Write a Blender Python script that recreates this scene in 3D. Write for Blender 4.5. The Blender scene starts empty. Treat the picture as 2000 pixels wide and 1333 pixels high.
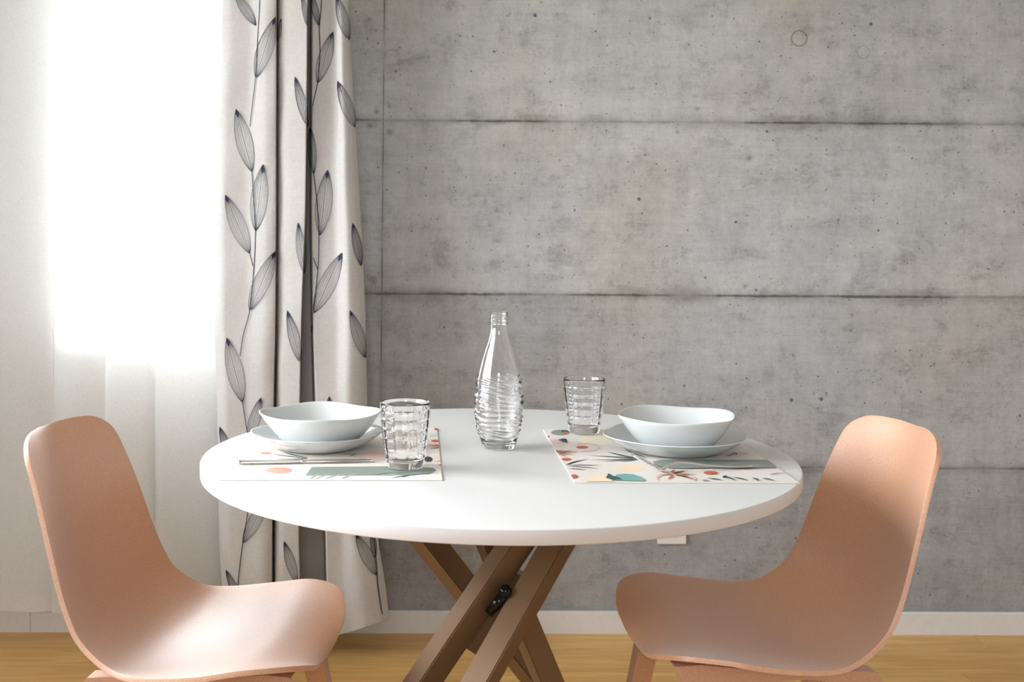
import bpy, bmesh, math, random
from mathutils import Vector, Matrix
import numpy as np

PI = math.pi
S = bpy.context.scene
COL = S.collection
random.seed(4)

# ------------------------------------------------------------------ camera
F, YH, H, PX, ROLL = 2265.0, 444.1, 1.1661, 832.0, 0.003
cam_d = bpy.data.cameras.new('camera')
cam_d.sensor_fit = 'HORIZONTAL'
cam_d.sensor_width = 36.0
cam_d.lens = 36.0 * F / 2000.0
cam_d.shift_x = (1000 - PX) / 2000.0
cam_d.shift_y = -(666.5 - YH) / 2000.0
cam_d.clip_start = 0.05
cam_o = bpy.data.objects.new('camera', cam_d)
COL.objects.link(cam_o)
cam_o.matrix_world = Matrix.Translation((0, 0, H)) @ Matrix.Rotation(PI / 2, 4, 'X') @ Matrix.Rotation(ROLL, 4, 'Z')
S.camera = cam_o
cam_d.dof.use_dof = True
cam_d.dof.focus_distance = 2.2
cam_d.dof.aperture_fstop = 9.0


def U(px, py, d):
    """pixel of the photo at depth d -> world point"""
    a, b = px - PX, py - YH
    a, b = a + ROLL * b, b - ROLL * a
    return Vector((a / F * d, d, H - b / F * d))


def UZ(px, py, z):
    a, b = px - PX, py - YH
    a, b = a + ROLL * b, b - ROLL * a
    d = (H - z) * F / b
    return Vector((a / F * d, d, z))


# ------------------------------------------------------------------ sky, lights, exposure
SKY_DULL, SKY_BRIGHT = 10.0, 28.0
W = bpy.data.worlds.new('sky')
S.world = W
W.use_nodes = True
wn = W.node_tree
wn.nodes.clear()
wo = wn.nodes.new('ShaderNodeOutputWorld')
wb = wn.nodes.new('ShaderNodeBackground')
wtc = wn.nodes.new('ShaderNodeTexCoord')
wsep = wn.nodes.new('ShaderNodeSeparateXYZ')
wr = wn.nodes.new('ShaderNodeValToRGB')
wr.color_ramp.elements[0].position = 0.45
wr.color_ramp.elements[0].color = (0.27, 0.27, 0.25, 1)
wr.color_ramp.elements[1].position = 0.56
wr.color_ramp.elements[1].color = (0.90, 0.935, 1.0, 1)
wma = wn.nodes.new('ShaderNodeMath'); wma.operation = 'MULTIPLY_ADD'
wma.inputs[1].default_value = 0.5; wma.inputs[2].default_value = 0.5
wn.links.new(wtc.outputs['Generated'], wsep.inputs[0])
wn.links.new(wsep.outputs['Z'], wma.inputs[0])
wn.links.new(wma.outputs[0], wr.inputs[0])
wn.links.new(wr.outputs[0], wb.inputs[0])
wn.links.new(wb.outputs[0], wo.inputs[0])
# thin bright cloud towards the far side of the house, duller sky behind
wmr = wn.nodes.new('ShaderNodeMapRange'); wmr.interpolation_type = 'SMOOTHSTEP'
wmr.inputs['From Min'].default_value = -0.1; wmr.inputs['From Max'].default_value = 0.9
wmr.inputs['To Min'].default_value = SKY_DULL; wmr.inputs['To Max'].default_value = SKY_BRIGHT
wn.links.new(wsep.outputs['Y'], wmr.inputs['Value'])
wn.links.new(wmr.outputs[0], wb.inputs[1])


def portal(name, loc, rot, sx, sy):
    l = bpy.data.lights.new(name, 'AREA')
    l.shape = 'RECTANGLE'; l.size = sx; l.size_y = sy
    l.cycles.is_portal = True
    o = bpy.data.objects.new(name, l)
    o.location = loc; o.rotation_euler = rot
    COL.objects.link(o)


WALL_Y = 3.34
T = 0.20
LX, RX, BY, CZ = -1.75, 2.45, -1.6, 2.62      # left wall, right wall, rear wall, ceiling
W1 = (-1.005, -0.50, 0.840, 2.34)             # window in the far wall: x0 x1 z0 z1
W2 = (0.7, 2.8, 0.85, 2.40)                  # window in the left wall: y0 y1 z0 z1
portal('sky_portal', ((W1[0] + W1[1]) / 2, WALL_Y + 0.22, (W1[2] + W1[3]) / 2), (-PI / 2, 0, 0), W1[1] - W1[0], W1[3] - W1[2])
W_FILL = (-0.7, 0.3, 1.35, 2.30)                  # made-up rear window behind the camera, added for front fill light
portal('sky_portal', ((W_FILL[0] + W_FILL[1]) / 2, BY - 0.22, (W_FILL[2] + W_FILL[3]) / 2), (PI / 2, 0, 0), W_FILL[1] - W_FILL[0], W_FILL[3] - W_FILL[2])
portal('sky_portal', (LX - 0.22, (W2[0] + W2[1]) / 2, (W2[2] + W2[3]) / 2), (0, -PI / 2, 0), W2[3] - W2[2], W2[1] - W2[0])

S.view_settings.view_transform = 'Standard'
S.view_settings.look = 'None'
S.view_settings.gamma = 1.0
S.view_settings.use_curve_mapping = False
S.view_settings.exposure = 0.95


# ------------------------------------------------------------------ helpers
def link(o, parent=None):
    COL.objects.link(o)
    if parent is not None:
        o.parent = parent
    return o


def mesh_obj(name, verts, faces, mats, parent=None, smooth=True, slots=None):
    me = bpy.data.meshes.new(name)
    me.from_pydata([tuple(v) for v in verts], [], faces)
    if not isinstance(mats, (list, tuple)):
        mats = [mats]
    for m in mats:
        me.materials.append(m)
    if slots is not None:
        me.polygons.foreach_set('material_index', slots)
    if smooth:
        me.polygons.foreach_set('use_smooth', [True] * len(me.polygons))
    me.update()
    return link(bpy.data.objects.new(name, me), parent)


def bm_obj(name, bm, mats, parent=None, smooth=False):
    bmesh.ops.recalc_face_normals(bm, faces=bm.faces)
    me = bpy.data.meshes.new(name)
    bm.to_mesh(me); bm.free()
    if not isinstance(mats, (list, tuple)):
        mats = [mats]
    for m in mats:
        me.materials.append(m)
    if smooth:
        me.polygons.foreach_set('use_smooth', [True] * len(me.polygons))
    return link(bpy.data.objects.new(name, me), parent)


def empty(name, loc=(0, 0, 0), rz=0.0):
    o = bpy.data.objects.new(name, None)
    o.empty_display_size = 0.05
    o.location = loc; o.rotation_euler = (0, 0, rz)
    return link(o)


def tag(o, label=None, cat=None, group=None, kind=None):
    if label: o['label'] = label
    if cat: o['category'] = cat
    if group: o['group'] = group
    if kind: o['kind'] = kind
    return o


def add_box(bm, x0, x1, y0, y1, z0, z1, mat=0):
    vs = [bm.verts.new(p) for p in ((x0, y0, z0), (x1, y0, z0), (x1, y1, z0), (x0, y1, z0),
                                    (x0, y0, z1), (x1, y0, z1), (x1, y1, z1), (x0, y1, z1))]
    for f in ((0, 3, 2, 1), (4, 5, 6, 7), (0, 1, 5, 4), (1, 2, 6, 5), (2, 3, 7, 6), (3, 0, 4, 7)):
        bm.faces.new([vs[i] for i in f]).material_index = mat


def box_obj(name, b, mat, parent=None, bevel=0.0, seg=2):
    bm = bmesh.new()
    add_box(bm, *b)
    if bevel:
        bmesh.ops.bevel(bm, geom=list(bm.edges), offset=bevel, segments=seg, affect='EDGES')
    return bm_obj(name, bm, mat, parent)


def lathe(name, prof, mat, parent=None, n=64, disp=None, loc=(0, 0, 0), closed=True):
    """prof: list of (r, z); disp(i, phi, r, z) -> radius"""
    V, Fc = [], []
    m = len(prof)
    for i, (r, z) in enumerate(prof):
        for k in range(n):
            a = 2 * PI * k / n
            rr = disp(i, a, r, z) if disp else r
            V.append((loc[0] + rr * math.cos(a), loc[1] + rr * math.sin(a), loc[2] + z))
    for i in range(m - 1):
        for k in range(n):
            k2 = (k + 1) % n
            Fc.append((i * n + k, i * n + k2, (i + 1) * n + k2, (i + 1) * n + k))
    if closed:
        c0 = len(V); V.append((loc[0], loc[1], loc[2] + prof[0][1]))
        c1 = len(V); V.append((loc[0], loc[1], loc[2] + prof[-1][1]))
        for k in range(n):
            k2 = (k + 1) % n
            Fc.append((c0, k2, k))
            Fc.append((c1, (m - 1) * n + k, (m - 1) * n + k2))
    return mesh_obj(name, V, Fc, mat, parent)


def interp(x, xs, ys):
    return float(np.interp(x, xs, ys))


# ------------------------------------------------------------------ node helper
class NT:
    def __init__(s, name):
        s.m = bpy.data.materials.new(name)
        s.m.use_nodes = True
        s.t = s.m.node_tree
        s.t.nodes.clear()
        s.out = s.t.nodes.new('ShaderNodeOutputMaterial')
        s.tc = None

    def n(s, typ, **kw):
        nd = s.t.nodes.new(typ)
        for k, v in kw.items():
            setattr(nd, k, v)
        return nd

    def set(s, sock, v):
        if hasattr(v, 'is_output') or isinstance(v, bpy.types.NodeSocket):
            s.t.links.new(v, sock)
        elif isinstance(v, (tuple, list)) and len(v) == 3 and sock.type == 'RGBA':
            sock.default_value = (*v, 1)
        else:
            sock.default_value = v

    def math(s, op, a, b=None, c=None, clamp=False):
        nd = s.n('ShaderNodeMath', operation=op, use_clamp=clamp)
        s.set(nd.inputs[0], a)
        if b is not None: s.set(nd.inputs[1], b)
        if c is not None: s.set(nd.inputs[2], c)
        return nd.outputs[0]

    def coord(s, which='Object'):
        if s.tc is None: s.tc = s.n('ShaderNodeTexCoord')
        return s.tc.outputs[which]

    def mapping(s, vec, scale=(1, 1, 1), loc=(0, 0, 0)):
        nd = s.n('ShaderNodeMapping')
        s.set(nd.inputs['Vector'], vec)
        nd.inputs['Scale'].default_value = scale
        nd.inputs['Location'].default_value = loc
        return nd.outputs[0]

    def noise(s, vec, scale, detail=4, rough=0.5, dist=0.0):
        nd = s.n('ShaderNodeTexNoise')
        s.set(nd.inputs['Vector'], vec)
        nd.inputs['Scale'].default_value = scale
        nd.inputs['Detail'].default_value = detail
        nd.inputs['Roughness'].default_value = rough
        nd.inputs['Distortion'].default_value = dist
        return nd.outputs['Fac']

    def voro(s, vec, scale):
        nd = s.n('ShaderNodeTexVoronoi')
        s.set(nd.inputs['Vector'], vec)
        nd.inputs['Scale'].default_value = scale
        return nd.outputs['Distance'], nd.outputs['Color']

    def step(s, v, lo, hi, o0=0.0, o1=1.0):
        nd = s.n('ShaderNodeMapRange', interpolation_type='SMOOTHSTEP')
        s.set(nd.inputs['Value'], v)
        nd.inputs['From Min'].default_value = lo
        nd.inputs['From Max'].default_value = hi
        nd.inputs['To Min'].default_value = o0
        nd.inputs['To Max'].default_value = o1
        return nd.outputs['Result']

    def mix(s, f, a, b, blend='MIX'):
        nd = s.n('ShaderNodeMix', data_type='RGBA', blend_type=blend)
        s.set(nd.inputs[0], f)
        s.set(nd.inputs[6], a)
        s.set(nd.inputs[7], b)
        return nd.outputs[2]

    def xyz(s, vec):
        nd = s.n('ShaderNodeSeparateXYZ')
        s.set(nd.inputs[0], vec)
        return nd.outputs

    def bump(s, h, strength=0.3, dist=0.01):
        nd = s.n('ShaderNodeBump')
        s.set(nd.inputs['Height'], h)
        nd.inputs['Strength'].default_value = strength
        nd.inputs['Distance'].default_value = dist
        return nd.outputs[0]

    def principled(s, color, rough=0.5, metal=0.0, normal=None, **kw):
        nd = s.n('ShaderNodeBsdfPrincipled')
        s.set(nd.inputs['Base Color'], color)
        s.set(nd.inputs['Roughness'], rough)
        nd.inputs['Metallic'].default_value = metal
        if normal is not None: s.set(nd.inputs['Normal'], normal)
        for k, v in kw.items():
            s.set(nd.inputs[k], v)
        return nd.outputs[0]

    def done(s, sh):
        s.t.links.new(sh, s.out.inputs['Surface'])
        return s.m


def lin(r, g, b):
    f = lambda c: (c / 255 / 12.92) if c / 255 <= 0.04045 else ((c / 255 + 0.055) / 1.055) ** 2.4
    return (f(r), f(g), f(b))


def simple(name, rgb, rough=0.5, metal=0.0, bump=None, **kw):
    t = NT(name)
    nrm = None
    col = rgb
    if bump:
        h = t.noise(t.coord(), bump[0], 3)
        nrm = t.bump(h, bump[1], bump[2])
        col = t.mix(t.step(h, 0.3, 0.7), tuple(c * 0.96 for c in rgb), rgb)
    return t.done(t.principled(col, rough, metal, nrm, **kw))


# ------------------------------------------------------------------ materials
def concrete():
    t = NT('board formed concrete')
    P = t.coord('Object')
    o = t.xyz(P)
    x, z = o[0], o[2]
    big = t.noise(P, 1.3, 3, 0.6)
    mid = t.noise(t.mapping(P, (1, 1, 1.6)), 5.5, 5, 0.62, 0.3)
    streak = t.noise(t.mapping(P, (2.0, 2.0, 38)), 1.6, 5, 0.65)
    fine_s = t.noise(t.mapping(P, (14, 14, 190)), 1.0, 4, 0.7)
    vstr = t.noise(t.mapping(P, (26, 26, 1.4)), 1.0, 4, 0.6)
    grain = t.noise(P, 130, 3, 0.7)
    speck = t.noise(P, 42, 4, 0.75)
    v = t.math('MULTIPLY', t.math('SUBTRACT', big, 0.5), 0.34)
    v = t.math('MULTIPLY_ADD', t.math('SUBTRACT', mid, 0.5), 0.50, v)
    v = t.math('MULTIPLY_ADD', t.math('SUBTRACT', streak, 0.5), 0.16, v)
    v = t.math('MULTIPLY_ADD', t.math('SUBTRACT', fine_s, 0.5), 0.24, v)
    v = t.math('MULTIPLY_ADD', t.math('SUBTRACT', vstr, 0.5), 0.20, v)
    v = t.math('MULTIPLY_ADD', t.math('SUBTRACT', grain, 0.5), 0.30, v)
    v = t.math('MULTIPLY_ADD', t.step(speck, 0.56, 0.72), -0.14, v)
    lift = t.math('MULTIPLY_ADD', t.step(z, 0.478, 0.482), 0.10, 0.78)  # tone per pour lift, lower ones darkened further to paint in shade
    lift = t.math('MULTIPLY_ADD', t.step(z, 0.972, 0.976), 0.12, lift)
    patch = t.noise(t.mapping(P, (1, 1, 1.3), (3, 0, 5)), 9.0, 8, 0.78, 0.2)
    v = t.math('MULTIPLY_ADD', t.step(patch, 0.50, 0.66), -0.20, v)
    hatch = t.noise(t.mapping(P, (60, 60, 22)), 1.0, 5, 0.75)
    v = t.math('MULTIPLY_ADD', t.math('SUBTRACT', hatch, 0.5), 0.34, v)
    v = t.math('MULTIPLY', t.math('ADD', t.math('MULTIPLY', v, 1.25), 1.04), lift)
    c1 = lin(174, 174, 175)
    tint = t.mix(t.step(t.noise(t.mapping(P, (1, 1, 1), (7, 3, 1)), 1.9, 3), 0.45, 0.7), c1, lin(175, 171, 166))
    comb = t.n('ShaderNodeCombineXYZ')
    for i in range(3): t.set(comb.inputs[i], v)
    col = t.mix(1.0, tint, comb.outputs[0], 'MULTIPLY')
    # formwork joints: horizontal, slightly out of level
    jn = t.math('MULTIPLY', t.math('SUBTRACT', t.noise(t.mapping(P, (9, 0, 0)), 1.0, 4, 0.6), 0.5), 0.006)
    zz = t.math('ADD', t.math('MULTIPLY_ADD', x, 0.0035, z), jn)
    joint = None; halo = None
    amp = t.step(t.noise(t.mapping(P, (3.4, 0, 0.9)), 1.0, 3), 0.40, 0.56, 0.45, 1.0)
    edge = t.noise(t.mapping(P, (40, 1, 40)), 1.0, 3, 0.6)
    for z0 in (1.4735, 0.9740, 0.4800, 1.975, 2.47):
        d = t.math('ABSOLUTE', t.math('SUBTRACT', zz, z0))
        j = t.math('MULTIPLY', t.step(t.math('MULTIPLY_ADD', edge, 0.008, d), 0.0042, 0.0110, 1.0, 0.0), amp)
        h = t.step(t.math('MULTIPLY_ADD', mid, 0.07, d), 0.024, 0.065, 1.0, 0.0)
        joint = j if joint is None else t.math('MAXIMUM', joint, j)
        halo = h if halo is None else t.math('MAXIMUM', halo, h)
    dx = t.math('ABSOLUTE', t.math('SUBTRACT', t.math('MULTIPLY_ADD', z, -0.006, x), -0.1325))
    vj = t.math('MULTIPLY', t.step(dx, 0.0006, 0.0030, 1.0, 0.0), t.step(t.noise(t.mapping(P, (1, 1, 5)), 1.5, 2), 0.3, 0.6, 0.35, 0.9))
    vh = t.step(t.math('MULTIPLY_ADD', mid, 0.06, dx), 0.02, 0.055, 1.0, 0.0)
    # pits left by air bubbles
    pits = None
    for sc, rad, thr in ((12, 0.055, 0.50), (30, 0.10, 0.55), (58, 0.13, 0.62)):
        dd, cc = t.voro(P, sc)
        sel = t.step(t.xyz(cc)[0], thr, thr + 0.02)
        p = t.math('MULTIPLY', t.step(dd, rad * 0.6, rad, 1.0, 0.0), sel)
        pits = p if pits is None else t.math('MAXIMUM', pits, p)
    # form tie marks and stains at their places
    marks = None; rings = None
    for (px, py, r, kind) in ((1561, 75, 15, 'r'), (1686, 102, 12, 'r2'), (764, 113, 15, 'r2'), (761, 258, 11, 'd'), (1463, 309, 9, 'd'),
                              (1455, 560, 7, 'd'), (1362, 213, 7, 'd'), (1323, 258, 6, 'd'), (735, 218, 8, 'd'), (760, 207, 8, 'd'), (722, 245, 10, 'd'),
                              (730, 548, 13, 'd'), (722, 38, 5, 'd'), (1701, 47, 4, 'k'), (1498, 257, 3, 'k'), (1437, 434, 3, 'k'), (1477, 567, 3, 'k'),
                              (1664, 616, 5, 'd'), (1824, 712, 6, 'd'), (1546, 782, 4, 'k'), (1604, 780, 4, 'k'), (965, 101, 3, 'k'), (1248, 389, 4, 'k'), (1045, 30, 4, 'k'),
                              (1500, 735, 22, 's'), (1726, 700, 20, 's'), (1790, 590, 16, 's'), (1340, 40, 30, 's'), (1080, 660, 40, 's'), (1720, 235, 30, 's')):
        w = U(px, py, WALL_Y)
        r = r / F * WALL_Y
        vs = t.n('ShaderNodeVectorMath', operation='DISTANCE')
        t.set(vs.inputs[0], P)
        vs.inputs[1].default_value = (w.x, WALL_Y, w.z)
        dd = vs.outputs['Value']
        if kind.startswith('r'):
            a = t.step(t.math('ABSOLUTE', t.math('SUBTRACT', dd, r)), 0.0006, 0.0028, 0.75 if kind == 'r' else 0.35, 0.0)
        elif kind == 'd':
            a = t.step(t.math('MULTIPLY_ADD', speck, 0.006, dd), 0.003, r + 0.004, 0.62, 0.0)
        elif kind == 's':
            a = t.step(t.math('MULTIPLY_ADD', speck, 0.05, dd), 0.02, r + 0.03, 0.30, 0.0)
        else:
            a = t.step(dd, r * 0.7, r * 1.1, 1.0, 0.0)
        marks = a if marks is None else t.math('MAXIMUM', marks, a)
    dark = t.math('MAXIMUM', t.math('MULTIPLY', joint, 0.85), t.math('MULTIPLY', vj, 0.8))
    dark = t.math('MAXIMUM', dark, t.math('MULTIPLY', pits, 0.70))
    dark = t.math('MAXIMUM', dark, t.math('MULTIPLY', marks, 0.78))
    dark = t.math('MAXIMUM', dark, t.math('MULTIPLY', halo, 0.38))
    dark = t.math('MAXIMUM', dark, t.math('MULTIPLY', vh, 0.22))
    col = t.mix(dark, col, lin(72, 66, 60))
    h = t.math('MULTIPLY_ADD', t.math('MAXIMUM', joint, pits), -1.0, t.math('MULTIPLY', speck, 0.25))
    h = t.math('MULTIPLY_ADD', vj, -0.6, h)
    h = t.math('MULTIPLY_ADD', fine_s, 0.15, h)
    return t.done(t.principled(col, 0.78, 0, t.bump(h, 0.45, 0.004), **{'Specular IOR Level': 0.3}))


def wood_floor():
    t = NT('oak laminate')
    P = t.coord('Object')
    o = t.xyz(P)
    row = t.math('FLOOR', t.math('DIVIDE', o[1], 0.19))
    fy = t.math('FRACT', t.math('DIVIDE', o[1], 0.19))
    rn = t.n('ShaderNodeTexWhiteNoise', noise_dimensions='1D'); t.set(rn.inputs['W'], row)
    xs = t.math('MULTIPLY_ADD', rn.outputs['Value'], 1.2, o[0])
    fx = t.math('FRACT', t.math('DIVIDE', xs, 1.28))
    cell = t.math('MULTIPLY_ADD', t.math('FLOOR', t.math('DIVIDE', xs, 1.28)), 7.3, row)
    cn = t.n('ShaderNodeTexWhiteNoise', noise_dimensions='1D'); t.set(cn.inputs['W'], cell)
    cv = t.n('ShaderNodeCombineXYZ')
    t.set(cv.inputs[0], t.math('MULTIPLY', o[0], 1.5)); t.set(cv.inputs[1], t.math('MULTIPLY', o[1], 14)); t.set(cv.inputs[2], t.math('MULTIPLY', cn.outputs['Value'], 9))
    g = t.noise(cv.outputs[0], 1.6, 6, 0.6, 0.8)
    g2 = t.noise(t.mapping(P, (8, 120, 1)), 1.0, 3, 0.6)
    c = t.mix(t.step(g, 0.3, 0.72), lin(204, 154, 84), lin(230, 186, 114))
    c = t.mix(t.math('MULTIPLY', t.step(g2, 0.45, 0.7), 0.25), c, lin(160, 112, 62))
    c = t.mix(t.math('MULTIPLY', cn.outputs['Value'], 0.22), c, lin(190, 140, 82))
    gap = t.math('MAXIMUM', t.step(fy, 0.0, 0.008, 1, 0), t.step(fx, 0.0, 0.0015, 1, 0))
    c = t.mix(t.math('MULTIPLY', gap, 0.5), c, lin(90, 60, 30))
    return t.done(t.principled(c, 0.42, 0, t.bump(t.math('MULTIPLY_ADD', gap, -1, t.math('MULTIPLY', g2, 0.2)), 0.2, 0.002)))


def chair_mat(name, base, rough):
    t = NT(name)
    P = t.coord('Object')
    n1 = t.noise(P, 420, 2, 0.7)
    n2 = t.noise(P, 900, 2, 0.6)
    c = t.mix(t.step(n1, 0.40, 0.62), tuple(v * 0.86 for v in base), tuple(min(1, v * 1.07) for v in base))
    c = t.mix(t.step(n2, 0.66, 0.74), c, tuple(v * 0.55 for v in base))
    return t.done(t.principled(c, rough, 0, t.bump(n1, 0.10, 0.0006), **{'Specular IOR Level': 0.8, 'Coat Weight': 1.0, 'Coat Roughness': 0.52, 'Coat IOR': 1.8, 'Sheen Weight': 0.2, 'Sheen Roughness': 0.4}))


def cloth(name, base, trans, thread=900, var=0.06):
    t = NT(name)
    P = t.coord('Object')
    a = t.noise(t.mapping(P, (thread * 0.35, thread * 0.35, thread * 0.06)), 1.0, 2)
    b = t.noise(t.mapping(P, (thread * 0.05, thread * 0.05, thread * 0.4)), 1.0, 2)
    h = t.math('ADD', a, b)
    c = t.mix(t.step(h, 0.7, 1.3), tuple(v * (1 - var) for v in base), tuple(min(1, v * (1 + var * 0.6)) for v in base))
    d = t.n('ShaderNodeBsdfDiffuse'); t.set(d.inputs['Color'], c); t.set(d.inputs['Normal'], t.bump(h, 0.15, 0.0006))
    tr = t.n('ShaderNodeBsdfTranslucent'); t.set(tr.inputs['Color'], c)
    mx = t.n('ShaderNodeMixShader'); mx.inputs[0].default_value = trans
    t.t.links.new(d.outputs[0], mx.inputs[1]); t.t.links.new(tr.outputs[0], mx.inputs[2])
    return t.done(mx.outputs[0])


def sheer():
    t = NT('white voile')
    P = t.coord('Object')
    d = t.n('ShaderNodeBsdfDiffuse'); t.set(d.inputs['Color'], (0.95, 0.95, 0.94))
    tr = t.n('ShaderNodeBsdfTranslucent'); t.set(tr.inputs['Color'], (0.95, 0.95, 0.94))
    mx = t.n('ShaderNodeMixShader'); mx.inputs[0].default_value = 0.36
    t.t.links.new(d.outputs[0], mx.inputs[1]); t.t.links.new(tr.outputs[0], mx.inputs[2])
    tp = t.n('ShaderNodeBsdfTransparent')
    m2 = t.n('ShaderNodeMixShader')
    w = t.noise(t.mapping(P, (700, 700, 300)), 1.0, 2)
    t.set(m2.inputs[0], t.step(w, 0.3, 0.7, 0.68, 0.80))
    t.t.links.new(tp.outputs[0], m2.inputs[1]); t.t.links.new(mx.outputs[0], m2.inputs[2])
    return t.done(m2.outputs[0])


def pane_mat():
    t = NT('window glass')
    tp = t.n('ShaderNodeBsdfTransparent'); tp.inputs[0].default_value = (0.97, 0.98, 0.97, 1)
    g = t.n('ShaderNodeBsdfGlossy'); g.inputs['Roughness'].default_value = 0.0
    fr = t.n('ShaderNodeFresnel'); fr.inputs[0].default_value = 1.45
    m = t.n('ShaderNodeMixShader')
    t.t.links.new(fr.outputs[0], m.inputs[0]); t.t.links.new(tp.outputs[0], m.inputs[1]); t.t.links.new(g.outputs[0], m.inputs[2])
    return t.done(m.outputs[0])


def glass_mat(name, col=(1, 1, 1)):
    t = NT(name)
    g = t.n('ShaderNodeBsdfGlass'); g.inputs['Color'].default_value = (*col, 1)
    g.inputs['Roughness'].default_value = 0.0; g.inputs['IOR'].default_value = 1.48
    return t.done(g.outputs[0])


M_CONC = concrete()
M_FLOOR = wood_floor()
M_PLASTER = simple('white plaster', lin(228, 228, 228), 0.8, bump=(60, 0.1, 0.002))
M_WPAINT = simple('white painted trim', lin(228, 226, 224), 0.35, bump=(90, 0.03, 0.001))
M_TABLE = simple('white table laminate', lin(211, 210, 209), 0.5, bump=(300, 0.02, 0.0005), **{'Specular IOR Level': 0.35})
M_CHAIR = chair_mat('terracotta wood plastic', lin(207, 152, 115), 0.52)
M_CHLEG = chair_mat('brown wood plastic', lin(188, 134, 100), 0.45)
M_LEG = simple('bronze painted metal', lin(120, 93, 68), 0.4, 0.35, bump=(500, 0.03, 0.0005))
M_BLACK = simple('black gloss metal', (0.01, 0.01, 0.012), 0.18, 0.6)
M_PORC = simple('white porcelain', lin(204, 207, 206), 0.16, **{'Coat Weight': 0.3, 'Coat Roughness': 0.05})
M_STEEL = simple('cutlery steel', (0.72, 0.68, 0.65), 0.17, 1.0)
M_CURT = cloth('linen curtain cloth', lin(200, 196, 193), 0.02)
M_SHEER = sheer()
M_PRINT = simple('navy ink print', (0.022, 0.027, 0.062), 0.9)
M_PANE = pane_mat()
M_GLASS = glass_mat('clear glass')
M_SOCKET = simple('socket slot dark', (0.02, 0.02, 0.02), 0.5)
M_OUTLET = simple('white socket plastic', lin(232, 230, 228), 0.3)

# ------------------------------------------------------------------ room shell


def wall_with_hole(name, axis, pos, a0, a1, z0, z1, hole, out, mat):
    """axis 'y': wall plane y=pos spanning x a0..a1; axis 'x': plane x=pos spanning y. out=+1/-1 thickness direction"""
    bm = bmesh.new()
    h0, h1, hz0, hz1 = hole
    for (p0, p1, q0, q1) in ((a0, h0, z0, z1), (h1, a1, z0, z1), (h0, h1, z0, hz0), (h0, h1, hz1, z1)):
        lo, hi = sorted((pos, pos + out * T))
        if axis == 'y': add_box(bm, p0, p1, lo, hi, q0, q1)
        else: add_box(bm, lo, hi, p0, p1, q0, q1)
    return tag(bm_obj(name, bm, mat), kind='structure')


XC = U(640, 600, WALL_Y).x                    # plaster by the window ends behind the printed curtain
wall_with_hole('wall_far_window', 'y', WALL_Y, LX - T, XC, 0, CZ, W1, 1, M_PLASTER)
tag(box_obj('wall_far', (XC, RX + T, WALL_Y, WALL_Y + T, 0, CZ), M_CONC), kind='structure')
wall_with_hole('wall_left', 'x', LX, BY, WALL_Y, 0, CZ, W2, -1, M_PLASTER)
wall_with_hole('wall_rear', 'y', BY, LX - T, RX + T, 0, CZ, W_FILL, -1, M_PLASTER)
tag(box_obj('wall_right', (RX, RX + T, BY, WALL_Y, 0, CZ), M_PLASTER), kind='structure')
tag(box_obj('floor', (LX - T, RX + T, BY - T, WALL_Y + T, -0.1, 0), M_FLOOR), kind='structure')
tag(box_obj('ceiling', (LX - T, RX + T, BY - T, WALL_Y + T, CZ, CZ + 0.1), M_PLASTER), kind='structure')


def baseboard(name, b):
    bm = bmesh.new()
    add_box(bm, *b)
    es = [e for e in bm.edges if all(abs(v.co.z - b[5]) < 1e-6 for v in e.verts)]
    bmesh.ops.bevel(bm, geom=es, offset=0.003, segments=2, affect='EDGES')
    return tag(bm_obj(name, bm, M_WPAINT), kind='structure')


BBZ = 0.0635
xj = U(62, 1215, WALL_Y).x
baseboard('baseboard_far', (xj + 0.0006, RX, WALL_Y - 0.013, WALL_Y, 0, BBZ))
baseboard('baseboard_far_left', (LX, xj - 0.0006, WALL_Y - 0.013, WALL_Y, 0, BBZ))
baseboard('baseboard_left', (LX, LX + 0.013, BY, WALL_Y - 0.014, 0, BBZ))
baseboard('baseboard_right', (RX - 0.013, RX, BY, WALL_Y - 0.014, 0, BBZ))


def window(name, axis, pos, out, hole, mull=()):
    """frame with a pane, set in the middle of the wall"""
    a0, a1, z0, z1 = hole
    fw = 0.045
    bm = bmesh.new()
    q0, q1 = sorted((pos + out * 0.10, pos + out * 0.15))

    def B(p0, p1, r0, r1, bm=bm, q=(q0, q1)):
        if axis == 'y': add_box(bm, p0, p1, q[0], q[1], r0, r1)
        else: add_box(bm, q[0], q[1], p0, p1, r0, r1)
    B(a0, a0 + fw, z0, z1); B(a1 - fw, a1, z0, z1)
    B(a0 + fw, a1 - fw, z0, z0 + fw); B(a0 + fw, a1 - fw, z1 - fw, z1)
    for m in mull:
        B(m - fw / 2, m + fw / 2, z0 + fw, z1 - fw)
    fr = tag(bm_obj(name, bm, M_WPAINT), kind='structure')
    bm = bmesh.new()
    qq = pos + out * 0.125
    B(a0 + fw * .9, a1 - fw * .9, z0 + fw * .9, z1 - fw * .9, bm, (qq - 0.003, qq + 0.003))
    bm_obj('window_pane', bm, M_PANE, fr)
    bm = bmesh.new()
    qs = sorted((pos - out * 0.012, pos + out * 0.10))
    B(a0 + .001, a1 - .001, z0, z0 + 0.014, bm, qs)
    bm_obj('window_sill', bm, M_WPAINT, fr)


window('window_1', 'y', WALL_Y, 1, W1)
window('window_2', 'x', LX, -1, W2, ((W2[0] + W2[1]) / 2,))
window('fill_window', 'y', BY, -1, W_FILL)  # unseen, added to let fill light in from the rear

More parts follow.
